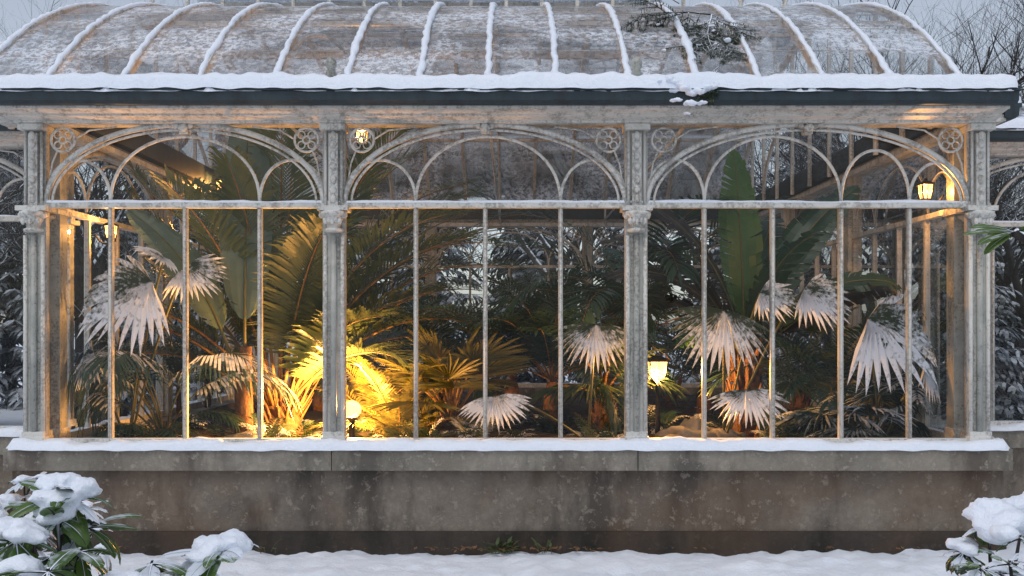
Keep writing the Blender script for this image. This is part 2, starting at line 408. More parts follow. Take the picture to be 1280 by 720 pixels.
for (xa,xb,y0,h) in ((-9.4,-4.48,1.0,1.25),(3.95,9.2,1.5,.5)):
    pr=[(y0+3*(1-math.cos(t*math.pi/2)),3.86+h*math.sin(t*math.pi/2)) for t in [i/12 for i in range(13)]]
    vs=[]
    for y,z in pr: vs+=[(xa,y,z),(xb,y,z)]
    rg.add(vs,[(2*i,2*i+1,2*i+3,2*i+2) for i in range(12)],0,True)
    x=xa+.03
    while x<xb:
        tube(rib,[(x,y,z) for y,z in pr],.02,4,0)
        tube(rsn,[(x,y,z+.03) for y,z in pr],[.025+.01*noise.noise(V((x,i*1.7,0))) for i in range(13)],6)
        x+=.6
for x in (ribs[4],ribs[7],ribs[10]):
    tube(rib,[(x,.1,3.62),(x,7.9,3.62)],.014,6)
    arch(rib,lambda u,v,z:V((v,u,z)),4,x,3.55,3.85,1.55,.02)
rib.obj('roof_ribs',[CREAM,CREAM2],GH); rg.obj('roof_glass',[ROOFGLASS,GLASS],GH); rsn.obj('roof_snow',[SNOW],GH)
snowm.obj('ledge_snow',[SNOW],GH)
# ------------------------------------------------------------ planting bed
def bedz(x,y): return .70+.10*fbm(x*1.1,y*1.1)+.03*fbm(x*6,y*6,3)+.05*min(1,y)
bed=MB(); nx,ny=90,80; vs=[]
for j in range(ny+1):
    for i in range(nx+1):
        x=XL+.2+(XR-XL-.4)*i/nx; y=.21+(YB-.44)*j/ny
        vs.append((x,y,bedz(x,y)))
bed.add(vs,[(j*(nx+1)+i,j*(nx+1)+i+1,(j+1)*(nx+1)+i+1,(j+1)*(nx+1)+i) for j in range(ny) for i in range(nx)],0,True)
bed.obj('planting_bed',[SOIL])
# ------------------------------------------------------------ leaves
Z=V((0,0,1))
def curve_path(base,az,el,L,droop,n=14):
    p=V(base);pts=[p.copy()];ts=[];e=el
    for i in range(n):
        d=V((math.cos(e)*math.cos(az),math.cos(e)*math.sin(az),math.sin(e)))
        ts.append(d); p=p+d*(L/n); pts.append(p.copy()); e-=droop/n*(.4+1.2*i/n)
    ts.append(ts[-1]); return pts,ts
def leaflet(mb,b,d,w,L,m,nrm,dr):
    s=d.cross(nrm)
    if s.length<1e-4: s=d.cross(V((1,0,0)))
    s.normalize()
    p1=b+d*L*.35-Z*dr*L*.08; p2=b+d*L*.72-Z*dr*L*.36; p3=b+d*L*.97-Z*dr*L*.8
    mb.add([b,p1+s*w,p1-s*w,p2+s*w*.75,p2-s*w*.75,p3],[(0,1,2),(1,3,4,2),(3,5,4)],m)
def frond(mb,rnd,base,az,el,L,droop,nl=34,ll=.4,w=.012,bare=.2,ml=0,ms=1,lift=.25,ldroop=.5,sr=.014):
    pts,ts=curve_path(base,az,el,L,droop,18)
    tube(mb,pts,[sr*(1-.8*i/18) for i in range(19)],5,ms)
    for k in range(nl):
        u=bare+(1-bare)*(k+.3)/nl; f=u*18; i=min(17,int(f)); p=pts[i].lerp(pts[i+1],f-i); t=ts[i]
        s=t.cross(Z)
        if s.length<.05: s=V((math.sin(az),-math.cos(az),0))
        s.normalize(); n=s.cross(t)
        v=(u-bare)/(1-bare); a=R(72-45*v); l=ll*(.45+.75*math.sin(math.pi*min(1,.12+.80*v)))*(.9+.2*rnd.random())
        for sg in(-1,1):
            d=(s*sg*math.sin(a)+t*math.cos(a)+n*(lift+.1*rnd.uniform(-1,1))).normalized()
            leaflet(mb,p,d,w,l,ml,n,ldroop*(.7+.6*rnd.random()))
    leaflet(mb,pts[-1],ts[-1],w,ll*.4,ml,Z,ldroop)
def bez(a,b,c,n=8): return [a.lerp(b,i/n).lerp(b.lerp(c,i/n),i/n) for i in range(n+1)]
def fan(mb,rnd,base,hub,t,n,r,nseg=22,spread=115,droop=.3,ml=0,ms=1,sr=.012,fold=.03,wide=1.0):
    base=V(base);hub=V(hub);t=V(t).normalized(); n=V(n).normalized(); s=t.cross(n).normalized(); n=s.cross(t).normalized()
    mid=base.lerp(hub,.6)+Z*(hub-base).length*.15
    tube(mb,bez(base,mid,hub),[sr]*9,5,ms)
    dth=2*R(spread)/nseg
    for k in range(nseg):
        th=-R(spread)+dth*(k+.5)+rnd.uniform(-.02,.02)
        d=t*math.cos(th)+s*math.sin(th); q=(-t*math.sin(th)+s*math.cos(th))
        rr=r*(.78+.22*math.cos(th*.8))*(.92+.16*rnd.random())
        dr=droop*(.6+.8*rnd.random())
        def pt(u,side,h=0): 
            wid={.0:.0,.3:.3*dth*.5,.55:.52*dth*.42*wide,.8:.5*dth*.28*wide,1.:0}[u]*rr
            return hub+d*rr*u+q*wid*side-Z*dr*rr*(u**2.2)+n*h
        f=fold*r*1.2
        vs=[hub, pt(.3,-1),pt(.3,0,f),pt(.3,1), pt(.55,-1),pt(.55,0,f),pt(.55,1), pt(.8,-1),pt(.8,0,f*.7),pt(.8,1), pt(1.,0)]
        mb.add(vs,[(0,1,2),(0,2,3),(1,4,5,2),(2,5,6,3),(4,7,8,5),(5,8,9,6),(7,10,8),(8,10,9)],ml)
def paddle(mb,rnd,base,az,el,pet,L,W,droop,ml=0,ms=1,fold=.25,tear=.3,roll=0.0,nb=22,sr=.02,wav=.03):
    pts,ts=curve_path(base,az,el,pet+L,droop,30)
    tube(mb,pts,[sr*(1-.8*i/30) for i in range(31)],6,ms)
    k0=pet/(pet+L)
    def at(u):
        f=(k0+(1-k0)*u)*30; i=min(29,int(f)); p=pts[i].lerp(pts[i+1],f-i); t=ts[i].lerp(ts[min(30,i+1)],f-i)
        s=t.cross(Z)
        if s.length<.05: s=V((math.sin(az),-math.cos(az),0))
        s.normalize(); n=s.cross(t); 
        s2=s*math.cos(roll)+n*math.sin(roll); n2=n*math.cos(roll)-s*math.sin(roll)
        return p,t,s2,n2
    def wd(u): return W*.5*(math.sin(math.pi*min(1,.04+.95*u**.8))**.55 if u<.99 else 0.0)
    for sg in(-1,1):
        for b in range(nb):
            u0=b/nb;u1=(b+1)/nb
            gap=rnd.uniform(.1,.5) if rnd.random()<tear else 0
            dz=rnd.uniform(-1,1)*wav
            vs=[]
            for u,g in((u0,gap),(u1,0)):
                p,t,s,n=at(u); w=wd(u)
                for q in (0,.33,.66,1):
                    fw=.25*W*q*q
                    pos=p+s*sg*w*q+n*(fold*w*q-(fold*1.1)*w*q*q*q+dz*q*q)+t*fw*.5
                    if g and q>.5: pos=pos+t*(L/nb)*g*q
                    vs.append(pos)
            mb.add(vs,[(0,1,5,4),(1,2,6,5),(2,3,7,6)] if sg>0 else [(4,5,1,0),(5,6,2,1),(6,7,3,2)],ml,False)
INSIDE[0]=True
# --- large feather palm (left)
rnd=random.Random(11); mb=MB(); b=P(350,522,1.8); b.z=bedz(b.x,b.y)-.03
lathe(mb,(b.x,b.y,b.z),[(.20,-.05),(.24,.08),(.20,.22),(.17,.34),(.10,.42)],14,2)
for i in range(90):
    a=rnd.random()*6.28; h=rnd.random(); p=b+V((math.cos(a)*.15,math.sin(a)*.15,.05+h*.32)); d=V((math.cos(a)*.7,math.sin(a)*.7,1.2)).normalized()
    tube(mb,[p,p+d*.16,p+d*.3*(.7+rnd.random())],[.020,.015,.004],5,rnd.choice((1,2)))
spec=[(-170,72,2.9,.9),(170,64,2.7,1.2),(-20,62,2.9,1.1),(10,68,3.0,1.0),(-10,50,2.4,1.3),(-35,76,3.3,.8),(60,76,3.2,.8),(95,82,3.4,.6),(-100,78,2.7,.6),(-60,70,2.4,.9),(-120,74,2.7,.8),(140,74,3.1,.8),(20,55,2.7,1.2),(-150,56,2.4,1.3),(200,50,2.4,1.3),(-5,73,3.2,1.2),(35,44,2.2,1.2),(-75,84,3.2,.4),(-35,44,1.8,1.2),(-145,42,1.8,1.1),(5,84,3.2,1.0),(-12,66,3.2,1.5),(185,78,3.2,1.1),(-18,56,2.2,1.0),(-40,55,1.9,1.1),(0,60,3.1,1.4),(15,78,3.4,1.3),(-30,68,3.0,1.2)]
for az,el,L,dr in spec:
    frond(mb,rnd,b+V((math.cos(R(az))*.08,math.sin(R(az))*.08,.3)),R(az),R(el),L*.95,dr,60,.52,.015,.26,0,1,.3,.35,.021)
mb.obj('feather_palm',[L_MID,STEM,TRUNK])
# --- broad-leaf banana
rnd=random.Random(12); mb=MB(); b=P(305,520,1.05); b.z=bedz(b.x,b.y)
tube(mb,[b-Z*.1,b+V((0,0,.5)),b+V((.02,0,.9))],[.09,.08,.05],10,1)
for az,el,pet,L,W,dr,roll in [(95,88,.75,2.15,.50,.12,.0),(172,74,.7,1.5,.42,.8,.7)]:
    paddle(mb,rnd,b+Z*.4,R(az),R(el),pet,L,W,dr,0,2,.25,.12,roll,34,wav=.015)
mb.obj('banana_plant',[L_BLUE,TRUNK,STEMG])
# --- drooping palm (left)
rnd=random.Random(13); mb=MB(); b=P(205,530,.95); b.z=bedz(b.x,b.y)
for az,el,L,dr in [(185,76,1.7,2.2),(170,70,1.6,2.2),(-165,66,1.6,2.1),(-140,72,1.6,2.2),(-100,80,1.6,2.2),(-30,76,1.6,2.1),(10,68,1.4,2.0),(150,76,1.7,2.0),(195,55,1.3,1.8),(-175,80,1.85,2.1)]:
    frond(mb,rnd,b+Z*.02,R(az),R(el),L,dr,28,.42,.014,.40,0,1,.05,.8,.011)
for az,el,L,dr in [(-120,45,.8,1.6),(-60,40,.75,1.5),(200,40,.8,1.4),(-20,50,.9,1.5)]:
    frond(mb,rnd,b,R(az),R(el),L,dr,24,.26,.011,.25,2,1,.1,.6,.009)
mb.obj('kentia_palm',[L_SNOW2,STEMG,L_DARK])
def cycad(name,px,py,y,seed,n,L,mats,ll=.2,el=(15,75),dr=(.7,1.4),w=.009,nl=26,bare=.12,trunk=.0,lift=.3,ld=.4,azr=(0,360)):
    rnd=random.Random(seed); mb=MB(); b=P(px,py,y); gz=bedz(b.x,b.y)
    if trunk>0:
        lathe(mb,(b.x,b.y,gz),[(.09,-.05),(.10,trunk*.3),(.08,trunk*.8),(.05,trunk)],10,2)
        b.z=gz+trunk
    else: b.z=gz
    for i in range(n):
        az=R(azr[0]+(azr[1]-azr[0])*(i+.7*rnd.random())/n)
        frond(mb,rnd,b,az,R(rnd.uniform(*el)),L*(.75+.35*rnd.random()),rnd.uniform(*dr),nl,ll,w,bare,0,1,lift,ld,.009)
    return mb.obj(name,mats)
def fanpalm(name,px,py,y,seed,n,pet,r,mats,el=(25,85),trunk=0,azr=(0,360),nseg=22,droop=.25,spread=110):
    rnd=random.Random(seed); mb=MB(); b=P(px,py,y); gz=bedz(b.x,b.y); 
    if trunk>0:
        lathe(mb,(b.x,b.y,gz),[(.09,-.05),(.11,trunk*.4),(.09,trunk*.9),(.05,trunk)],10,2)
        for i in range(30):
            a=rnd.random()*6.28;h=rnd.random()*trunk; p=V((b.x+.09*math.cos(a),b.y+.09*math.sin(a),gz+h))
            tube(mb,[p,p+V((math.cos(a)*.06,math.sin(a)*.06,.12))],[.018,.006],5,2)
        b.z=gz+trunk
    else: b.z=gz
    for i in range(n):
        az=R(azr[0]+(azr[1]-azr[0])*(i+.7*rnd.random())/n); e=R(rnd.uniform(*el)); L=pet*(.7+.5*rnd.random())
        d=V((math.cos(e)*math.cos(az),math.cos(e)*math.sin(az),math.sin(e))); hub=b+d*L
        e2=e-.35; t=V((math.cos(e2)*math.cos(az),math.cos(e2)*math.sin(az),math.sin(e2)))
        s=t.cross(Z).normalized(); nn=s.cross(t)
        fan(mb,rnd,b,hub,t,nn,r*(.8+.35*rnd.random()),nseg,spread,droop,0,1)
    return mb.obj(name,mats)
cycad('sago_cycad',500,530,1.2,21,24,.85,[L_YEL,STEM,TRUNK],.19,(25,82),(.6,1.3),.009,34)
cycad('sago_cycad',470,530,2.1,22,16,1.0,[L_YEL,STEM,TRUNK],.24,(35,80),(.6,1.3),.010,30)
cycad('fern',590,540,.75,23,16,.42,[L_SNOW2,STEMG,TRUNK],.12,(15,65),(.6,1.4),.008,20)
cycad('fern',530,545,.55,24,12,.34,[L_MID,STEMG,TRUNK],.10,(15,60),(.6,1.4),.008,20)
fanpalm('yellow_fan_palm',565,520,1.5,31,17,.62,.55,[L_YEL,STEM,TRUNK],(25,88),.12,nseg=18,droop=.12,spread=80)
cycad('dark_date_palm',690,520,2.1,32,20,1.6,[L_DARK,STEM,TRUNK],.34,(20,80),(1.0,1.9),.013,34,.18,.5)
cycad('dark_date_palm',640,520,3.2,33,16,1.7,[L_DARK,STEM,TRUNK],.36,(25,80),(1.0,1.8),.014,30,.18,.5)
fanpalm('windmill_palm',753,530,1.7,34,14,.48,.38,[L_MID,STEM,TRUNK],(0,75),.38,nseg=20,droop=.4)
cycad('tall_date_palm',800,520,2.9,35,20,2.3,[L_DARK,STEM,TRUNK],.46,(25,82),(1.2,2.0),.016,40,.2,1.0)
rnd=random.Random(41); mb=MB(); b=P(932,515,1.6); b.z=bedz(b.x,b.y)
tube(mb,[b-Z*.1,b+V((-.02,0,.35)),b+V((.03,0,.7)),b+V((.05,0,1.0))],[.17,.15,.12,.07],12,1)
for i in range(60):
    a=rnd.random()*6.28;h=rnd.random()*.9; p=b+V((.14*math.cos(a),.14*math.sin(a),h)); tube(mb,[p,p+V((math.cos(a)*.07,math.sin(a)*.07,.2))],[.03,.006],5,1)
for az,el,pet,L,W,dr,roll,mm in [(100,86,.5,1.7,.46,.15,0,0),(60,74,.5,1.5,.5,.9,-.2,3),(-20,60,.4,1.5,.42,1.6,-.5,3),(200,64,.4,1.5,.48,1.6,.5,4),(165,70,.45,1.6,.55,1.3,.4,4),(-60,80,.4,1.3,.42,1.3,0,3),(15,72,.6,1.7,.5,.8,-.6,3),(-10,48,.5,1.6,.35,1.2,-.9,4),(215,35,.25,.75,.26,1.0,.6,0),(150,55,.4,1.3,.45,1.5,.3,4),(185,80,.5,1.7,.5,1.2,.5,4)]:
    paddle(mb,rnd,b+Z*.75,R(az),R(el),pet,L,W,dr,mm,2,.25,.25,roll,28)
mb.obj('banana_tree',[L_BAN,TRUNK,STEMG,L_DARK,L_PURP])
def snowfans(name,basepx,y,leaves,seed,mat=L_SNOWF):
    rnd=random.Random(seed); mb=MB(); b=P(*basepx,y); b.z=bedz(b.x,b.y)
    for (px,py,yy,r,tx,ty,tz) in leaves:
        h=P(px,py,yy); fan(mb,rnd,b,h,(tx,ty,tz),(0,-.68,.73),r,22,88,.16,0,1,fold=.06,wide=1.5)
    mb.obj(name,[mat,STEMG])
snowfans('snow_dusted_fan_palm',(905,530),.9,[(905,388,.5,.54,-.30,-.35,-.65),(950,366,.8,.36,.7,-.3,-.2),(932,488,.4,.40,.05,-.5,-.4),(1005,362,.7,.46,.75,-.3,-.35)],51)
snowfans('snow_dusted_fan_palm',(1100,530),.8,[(1085,398,.50,.78,.80,-.3,-.42),(1170,450,.5,.42,.5,-.3,-.5)],52)
snowfans('snow_dusted_fan_palm',(735,530),.8,[(745,405,.5,.44,-.05,-.4,-.6),(618,496,.45,.38,.1,-.5,-.3)],53)
snowfans('snow_dusted_fan_palm',(160,530),.8,[(190,352,.42,.74,-.75,-.3,-.35),(110,440,.5,.40,-.5,-.4,-.4),(232,335,.7,.40,.75,-.3,-.35),(205,322,.8,.3,-.2,-.4,.1)],54)
fanpalm('dark_fan_palm',1090,535,.95,61,18,.45,.50,[L_SNOW2,STEMG,TRUNK],(10,80),0,nseg=26,droop=.35)
cycad('arching_palm',1040,520,1.6,62,16,1.6,[L_DARK,STEMG,TRUNK],.28,(35,80),(1.2,1.9),.013,30,.25,.2)
cycad('arching_palm',1165,525,1.3,63,12,1.1,[L_SNOW2,STEMG,TRUNK],.22,(30,80),(1.2,1.9),.012,26,.2,.1,azr=(60,290))
rnd=random.Random(64); mb=MB(); b=P(1075,520,1.6); b.z=bedz(b.x,b.y)
for az,el,pet,L,W,dr in [(5,72,.9,1.1,.22,1.4),(-25,66,.7,1.0,.2,1.4),(30,76,1.0,1.2,.24,1.2),(175,74,.9,1.1,.22,1.3),(-90,70,.6,.9,.2,1.5),(-10,76,.8,1.0,.2,1.6)]:
    paddle(mb,rnd,b,R(az),R(el),pet,L,W,dr,0,1,.3,.05,.2,20,.012)
mb.obj('bird_of_paradise_plant',[L_DARK,STEMG])
for i,(px,y) in enumerate([(120,3.0),(220,4.0),(400,4.5),(500,5.2),(620,6),(760,5),(880,4.4),(1000,3.4),(1110,3.1),(560,3.6),(840,6)]):
    k=i%3
    if k==0: cycad('background_palm',px,500,y,80+i,13,1.5,[L_DARK,STEMG,TRUNK],.34,(25,80),(1,1.8),.015,24,.15,.4)
    elif k==1: fanpalm('background_fan_palm',px,500,y,80+i,12,.7,.5,[L_MID,STEMG,TRUNK],(10,80),.3,nseg=16)
    else: cycad('background_palm',px,500,y,80+i,14,1.1,[L_MID,STEMG,TRUNK],.28,(20,80),(1,1.8),.014,24,.15,.5)
rnd=random.Random(90); mb=MB()
for i in range(80):
    x=rnd.uniform(XL+.35,XR-.35); y=rnd.uniform(.35,2.8)
    if abs(x-1.41)<.28 and y<1.5: continue
    if abs(x+1.5)<.25 and y<1.1: continue
    b=V((x,y,bedz(x,y)))
    for k in range(9):
        frond(mb,rnd,b,rnd.random()*6.28,R(rnd.uniform(15,75)),rnd.uniform(.15,.36),rnd.uniform(.6,1.6),12,.09,.008,.1,rnd.choice((0,0,2,3)),1,.2,.4,.004)
mb.obj('fern_undergrowth',[L_DARK,STEMG,L_MID,L_SNOW])
for px,py,y,r,sd in ((865,527,1.0,.24,1),(838,540,.7,.14,2),(905,540,.9,.15,3),(120,535,1.0,.16,4),(300,540,.6,.14,5),(1010,540,.6,.15,6),(340,540,.5,.10,7)):
    mb=MB(); p=P(px,py,y); blob(mb,(p.x,p.y,bedz(p.x,p.y)+r*.2),r,(1.2,.9,.75),0,.6,1.9,sd); mb.obj('boulder',[ROCK])
INSIDE[0]=False
# ------------------------------------------------------------ lamps
def point(name,loc,pw,parent,rad=.03,col=WARM):
    l=bpy.data.lights.new(name,'POINT'); l.energy=pw; l.color=col; l.shadow_soft_size=rad
    try: l.cycles.max_bounces=4
    except Exception: pass
    o=bpy.data.objects.new(name,l); o.location=loc; scn.collection.objects.link(o); o.parent=parent
def globe(name,loc,r,pw,ground):
    e=empty(name); m=MB(); blob(m,loc,r,amp=0); m.obj('globe_glass',[LG],e)
    m=MB(); lathe(m,(loc[0],loc[1],ground),[(.05,-.05),(.06,.0),(.03,.02),(.025,max(.03,loc[2]-ground-r-.02)),(.055,max(.04,loc[2]-ground-r)),(.05,max(.05,loc[2]-ground-r+.02))],12); m.obj('lamp_stand',[IRON],e)
    point('bulb',loc,pw,e,r*.55)
def lantern(name,loc,w,h,pw,post_to=None,wall=None,hang=None):
    e=empty(name); x,y,z=loc; f=MB(); g=MB()
    a=w*.5; b=w*.36
    for sx in(-1,1):
        for sy in(-1,1): tube(f,[(x+sx*b,y+sy*b,z-h/2),(x+sx*a,y+sy*a,z+h/2)],.007,5)
    for sx,sy in ((0,1),(0,-1),(1,0),(-1,0)): tube(f,[(x+sx*b,y+sy*b,z-h/2),(x+sx*a,y+sy*a,z+h/2)],.004,4)
    lathe(f,(x,y,z+h/2),[(a*1.65,0),(a*1.7,.012),(a*.8,h*.28),(a*.4,h*.33),(a*.35,h*.42),(.01,h*.5)],4,0,False,math.pi/4)
    lathe(f,(x,y,z-h/2-.03),[(b*.6,-.02),(b*1.5,.0),(b*1.5,.03)],4,0,False,math.pi/4)
    vs=[(x+sx*b*.97,y+sy*b*.97,z-h/2) for sx,sy in((-1,-1),(1,-1),(1,1),(-1,1))]+[(x+sx*a*.97,y+sy*a*.97,z+h/2) for sx,sy in((-1,-1),(1,-1),(1,1),(-1,1))]
    g.add(vs,BF[2:],0)
    if post_to is not None: tube(f,[(x,y,post_to-.1),(x,y,z-h/2-.04)],[.03,.018],8)
    if wall: tube(f,bez(V((wall[0],wall[1],z-h*.2)),V(((x+wall[0])/2,y,z-h*1.4)),V((x,y,z-h/2-.03))),.010,6)
    if hang: tube(f,[(x,y,z+h*.9),(x,y,hang)],.005,5)
    f.obj('lantern_frame',[IRON],e); g.obj('lantern_glass',[LG],e)
    point('bulb',(x,y,z),pw,e,w*.2)
p=P(440,512,.85); globe('globe_lamp',p,.085,190,bedz(p.x,p.y))
p=P(417,490,1.25); globe('globe_lamp',p,.085,420,bedz(p.x,p.y))
p=P(822,463,1.2); lantern('garden_lantern',p,.17,.17,260,post_to=bedz(p.x,p.y))
p=P(1186,240,.45); p.x=3.64; lantern('wall_lantern',p,.10,.12,30,wall=(XR-.08,.45))
p=P(115,290,.95); p.x=-3.74; lantern('wall_lantern',p,.09,.11,24,wall=(XL+.08,.95))
p=P(452,172,3.0); lantern('hanging_lantern',p,.12,.14,85,hang=roofz(3.0))
p=P(245,232,4.2); p.x=-3.7; lantern('wall_lantern',p,.10,.12,40,wall=(XL+.08,4.2))
# ------------------------------------------------------------ snow ground
def axis(dense0,dense1,step,far):
    a=[];x=dense0
    while x<=dense1+1e-6: a.append(x); x+=step
    s=step;lo=dense0;hi=dense1;L=[];H=[]
    while hi<far: s*=1.35; hi+=s; lo-=s; H.append(hi); L.append(lo)
    return L[::-1]+a+H
xs=axis(-5.5,5.5,.05,260); ys=axis(-3.5,.0,.05,260)
g=MB(); vs=[]
for y in ys:
    for x in xs:
        near=max(0,1-max(0,math.hypot(max(0,abs(x)-5),max(0,abs(y+2)-3))/10))
        z=.035*fbm(x*.9,y*.9)+near*(.034*fbm(x*3.5,y*3.5,2)+.026*noise.noise(V((x*9,y*9,1))))
        if y<-.05: z+=.06*min(1,(-.09-y)/.5)
        vs.append((x,y,z-.02))
nX=len(xs)
g.add(vs,[(j*nX+i,j*nX+i+1,(j+1)*nX+i+1,(j+1)*nX+i) for j in range(len(ys)-1) for i in range(nX-1)],0,True)
g.obj('snow_ground',[SNOW])
rnd=random.Random(7); mb=MB()
for (cx,n) in ((-.1,34),(.25,5),(-2.0,4)):
    for i in range(n):
        b=V((cx+rnd.gauss(0,.06),-.17+rnd.uniform(-.05,.03),.0)); paddle(mb,rnd,b,rnd.random()*6.28,R(rnd.uniform(30,85)),.05,rnd.uniform(.06,.10),.03,1.0,0,1,.2,0,0,5,.003,.002)
mb.obj('weed_clump',[L_MID,STEMG])
mb=MB()
for i in range(160):
    x=rnd.choice((rnd.uniform(-.7,.8),rnd.uniform(-4,4))); y=-.13-abs(rnd.gauss(0,.06)); a=rnd.random()*6.28; s=rnd.uniform(.012,.035)
    c=V((x,y,.035)); d=V((math.cos(a),math.sin(a),rnd.uniform(-.3,.5)))*s; e=V((-math.sin(a),math.cos(a),rnd.uniform(-.3,.3)))*s*.5
    mb.add([c-d,c+e,c+d,c-e],[(0,1,2,3)],0)
mb.obj('leaf_litter',[TRUNK])
# ------------------------------------------------------------ foreground shrubs
TEXC=bpy.data.textures.new('snow_relief','CLOUDS'); TEXC.noise_scale=.02
def lumps(name,items,parent,vox=.008):
    m=MB(); rr=random.Random(int(abs(items[0][0][0])*100)+9)
    for c,r in items:
        c=V(c)
        for k in range(9):
            a=rr.random()*6.28; d=r*rr.uniform(.1,1.0)**.7; q=rr.uniform(.35,.62)
            blob(m,c+V((math.cos(a)*d,math.sin(a)*d,rr.uniform(-.1,.35)*r-(d/r)*.45*r)),r*q,(1.15,1,.62),0,.45,2,rr.random()*9)
    o=m.obj(name,[SNOW],parent)
    md=o.modifiers.new('r','REMESH'); md.mode='VOXEL'; md.voxel_size=vox; md.use_smooth_shade=True
    sm=o.modifiers.new('s','SMOOTH'); sm.iterations=2; sm.factor=.5
    d=o.modifiers.new('d','DISPLACE'); d.texture=TEXC; d.strength=.014; d.mid_level=.5
    return o
def PD(px,py,d):
    k=d/1200; return V(((px-640)*k,-8+d,1.83+(410-py)*k))
def shrub(name,base,tg,seed,leafL=.11,leafW=.045,vox=.009,nleaf=18,mat=None):
    e=empty(name); rnd=random.Random(seed); m=MB(); it=[]
    for (px,py,d,r) in tg:
        t=PD(px,py,d); b=V(base)+V((rnd.uniform(-.1,.1),rnd.uniform(-.1,.1),0))
        md=b.lerp(t,.5)+V((rnd.uniform(-.08,.08),rnd.uniform(-.08,.08),.05))
        pp=bez(b,md,t)
        tube(m,pp,[.010*(1-.6*i/8) for i in range(9)],6,1)
        for k in range(nleaf):
            a=rnd.random()*6.28; q=pp[rnd.choice((8,8,8,7,7,6,5))]
            paddle(m,rnd,q-Z*.01,a,R(rnd.uniform(-45,30)),.015,leafL*rnd.uniform(.7,1.25),leafW*rnd.uniform(.8,1.2),rnd.uniform(.3,1.3),rnd.choice((0,0,2)),1,.35,0,rnd.uniform(-.4,.4),8,.003,.002)
        if r>0: it.append((t+Z*r*.3,r))
    m.obj('leaves_and_stems',[mat or L_SHRUB,BARK,L_SHRUB2],e)
    if it: lumps('snow_caps',it,e,vox)
shrub('snowy_rhododendron',(-1.25,-5.55,.05),[(85,616,2.5,.072),(72,645,2.45,.05),(20,672,2.3,.065),(275,686,2.5,.062),(190,700,2.4,.0),(-10,636,2.7,.055),(100,685,2.3,.0),(150,725,2.3,.04),(240,716,2.5,.05),(60,710,2.1,.0),(40,655,2.5,.045),(110,655,2.6,.03),(20,715,2.2,.045),(205,725,2.4,.03)],3,.125,.045)
shrub('snowy_laurel_shrub',(1.35,-5.4,.05),[(1235,650,2.6,.075),(1275,668,2.5,.075),(1205,686,2.6,.04),(1250,712,2.5,.03),(1290,636,2.7,.065),(1215,722,2.5,.03),(1262,700,2.4,.0),(1225,705,2.4,.0)],4,.065,.030)
shrub('snowy_shrub',(-2.75,-2.9,.05),[(30,600,5,.04),(70,606,5.1,.035),(105,632,5,.04),(60,640,4.9,.04),(120,662,5,.035),(10,625,5,.05),(90,600,5.1,.03),(40,670,4.9,.06),(0,655,4.9,.06),(-30,610,5,.06),(85,672,5,.05),(130,684,4.9,.04),(50,596,5,.03)],5,.12,.03,.012,16,L_SHRUB2)
e=empty('evergreen_plant'); m=MB(); rnd=random.Random(8)
b=V((2.9,-4.0,0)); t=PD(1268,290,4.0)
tube(m,bez(b,V((2.8,-4,1.9)),t),[.02]*9,6,1)
for az,el,L in ((175,8,.19),(190,-8,.16),(160,20,.15),(185,-25,.14),(20,20,.15),(-60,10,.14),(120,-20,.12)):
    paddle(m,rnd,t,R(az),R(el),.02,L,.045,.5,0,1,.25,0,.6,10,.003,.002)
for k in range(12):
    q=bez(b,V((2.8,-4,1.9)),t)[rnd.choice((4,5,6,7))]; paddle(m,rnd,q,rnd.random()*6.28,R(20),.02,.16,.045,.8,0,1,.25,0,0,8,.003,.002)
m.obj('leaves_and_stems',[L_SHRUB,BARK],e)
# ------------------------------------------------------------ fallen conifer branch on roof
e=empty('fallen_conifer_branch'); m=MB(); rnd=random.Random(15)
def twig(p,d,L,depth):
    pts=[V(p)]; dd=V(d).normalized()
    for i in range(6):
        dd=(dd+V((rnd.uniform(-.15,.15),rnd.uniform(-.15,.15),rnd.uniform(-.15,.1)))).normalized(); q=pts[-1]+dd*L/6
        if q.y>0: q.z=max(q.z,roofz(q.y)+.03)
        pts.append(q)
    tube(m,pts,[.008*(1-.12*i)*(1 if depth>1 else .6) for i in range(7)],4,1)
    for i in range(1,7):
        for k in range(7 if depth<2 else 4):
            a=rnd.random()*6.28; nd=(dd+V((math.cos(a),math.sin(a)*.7,rnd.uniform(-.5,.8)))*.9).normalized()
            leaflet(m,pts[i],nd,.003,.04,0,V((0,-.6,.8)),.2)
    if depth>0:
        for i in range(1,6):
            for s in (-1,1):
                if rnd.random()<.75: twig(pts[i],dd+V((s*.8,0,rnd.uniform(-.4,.3))),L*.5,depth-1)
p0=V((1.85,.9,roofz(.9)+.12))
twig(p0,(-.25,-.5,-.45),.8,2); twig(p0,(-.9,-.15,.15),.65,2); twig(p0,(.25,-.6,-.35),.5,1); twig(V((1.7,-.1,3.98)),(-.4,-.5,-.4),.45,1); twig(p0+V((-.3,0,.1)),(-.6,.2,.5),.5,1)
twig(V((1.62,-.42,3.86)),(-.5,-.3,-.7),.22,1)
m.obj('twigs_and_needles',[L_CON2,BARK],e)
it=[]
for px,py,y,r in ((850,108,-.46,.06),(870,114,-.48,.06),(888,110,-.47,.055),(862,128,-.50,.045),(838,100,-.42,.06),(878,128,-.50,.035),(902,104,-.42,.05),(822,102,-.43,.04),(858,141,-.50,.022),(845,124,-.5,.035)): it.append((P(px,py,y),r))
for k in range(16):
    y=rnd.uniform(.2,1.1); x=1.6+rnd.uniform(-.5,.35); it.append(((x,y,roofz(y)+.06+rnd.random()*.06),rnd.uniform(.014,.03)))
lumps('snow_clumps',it,e,.008)
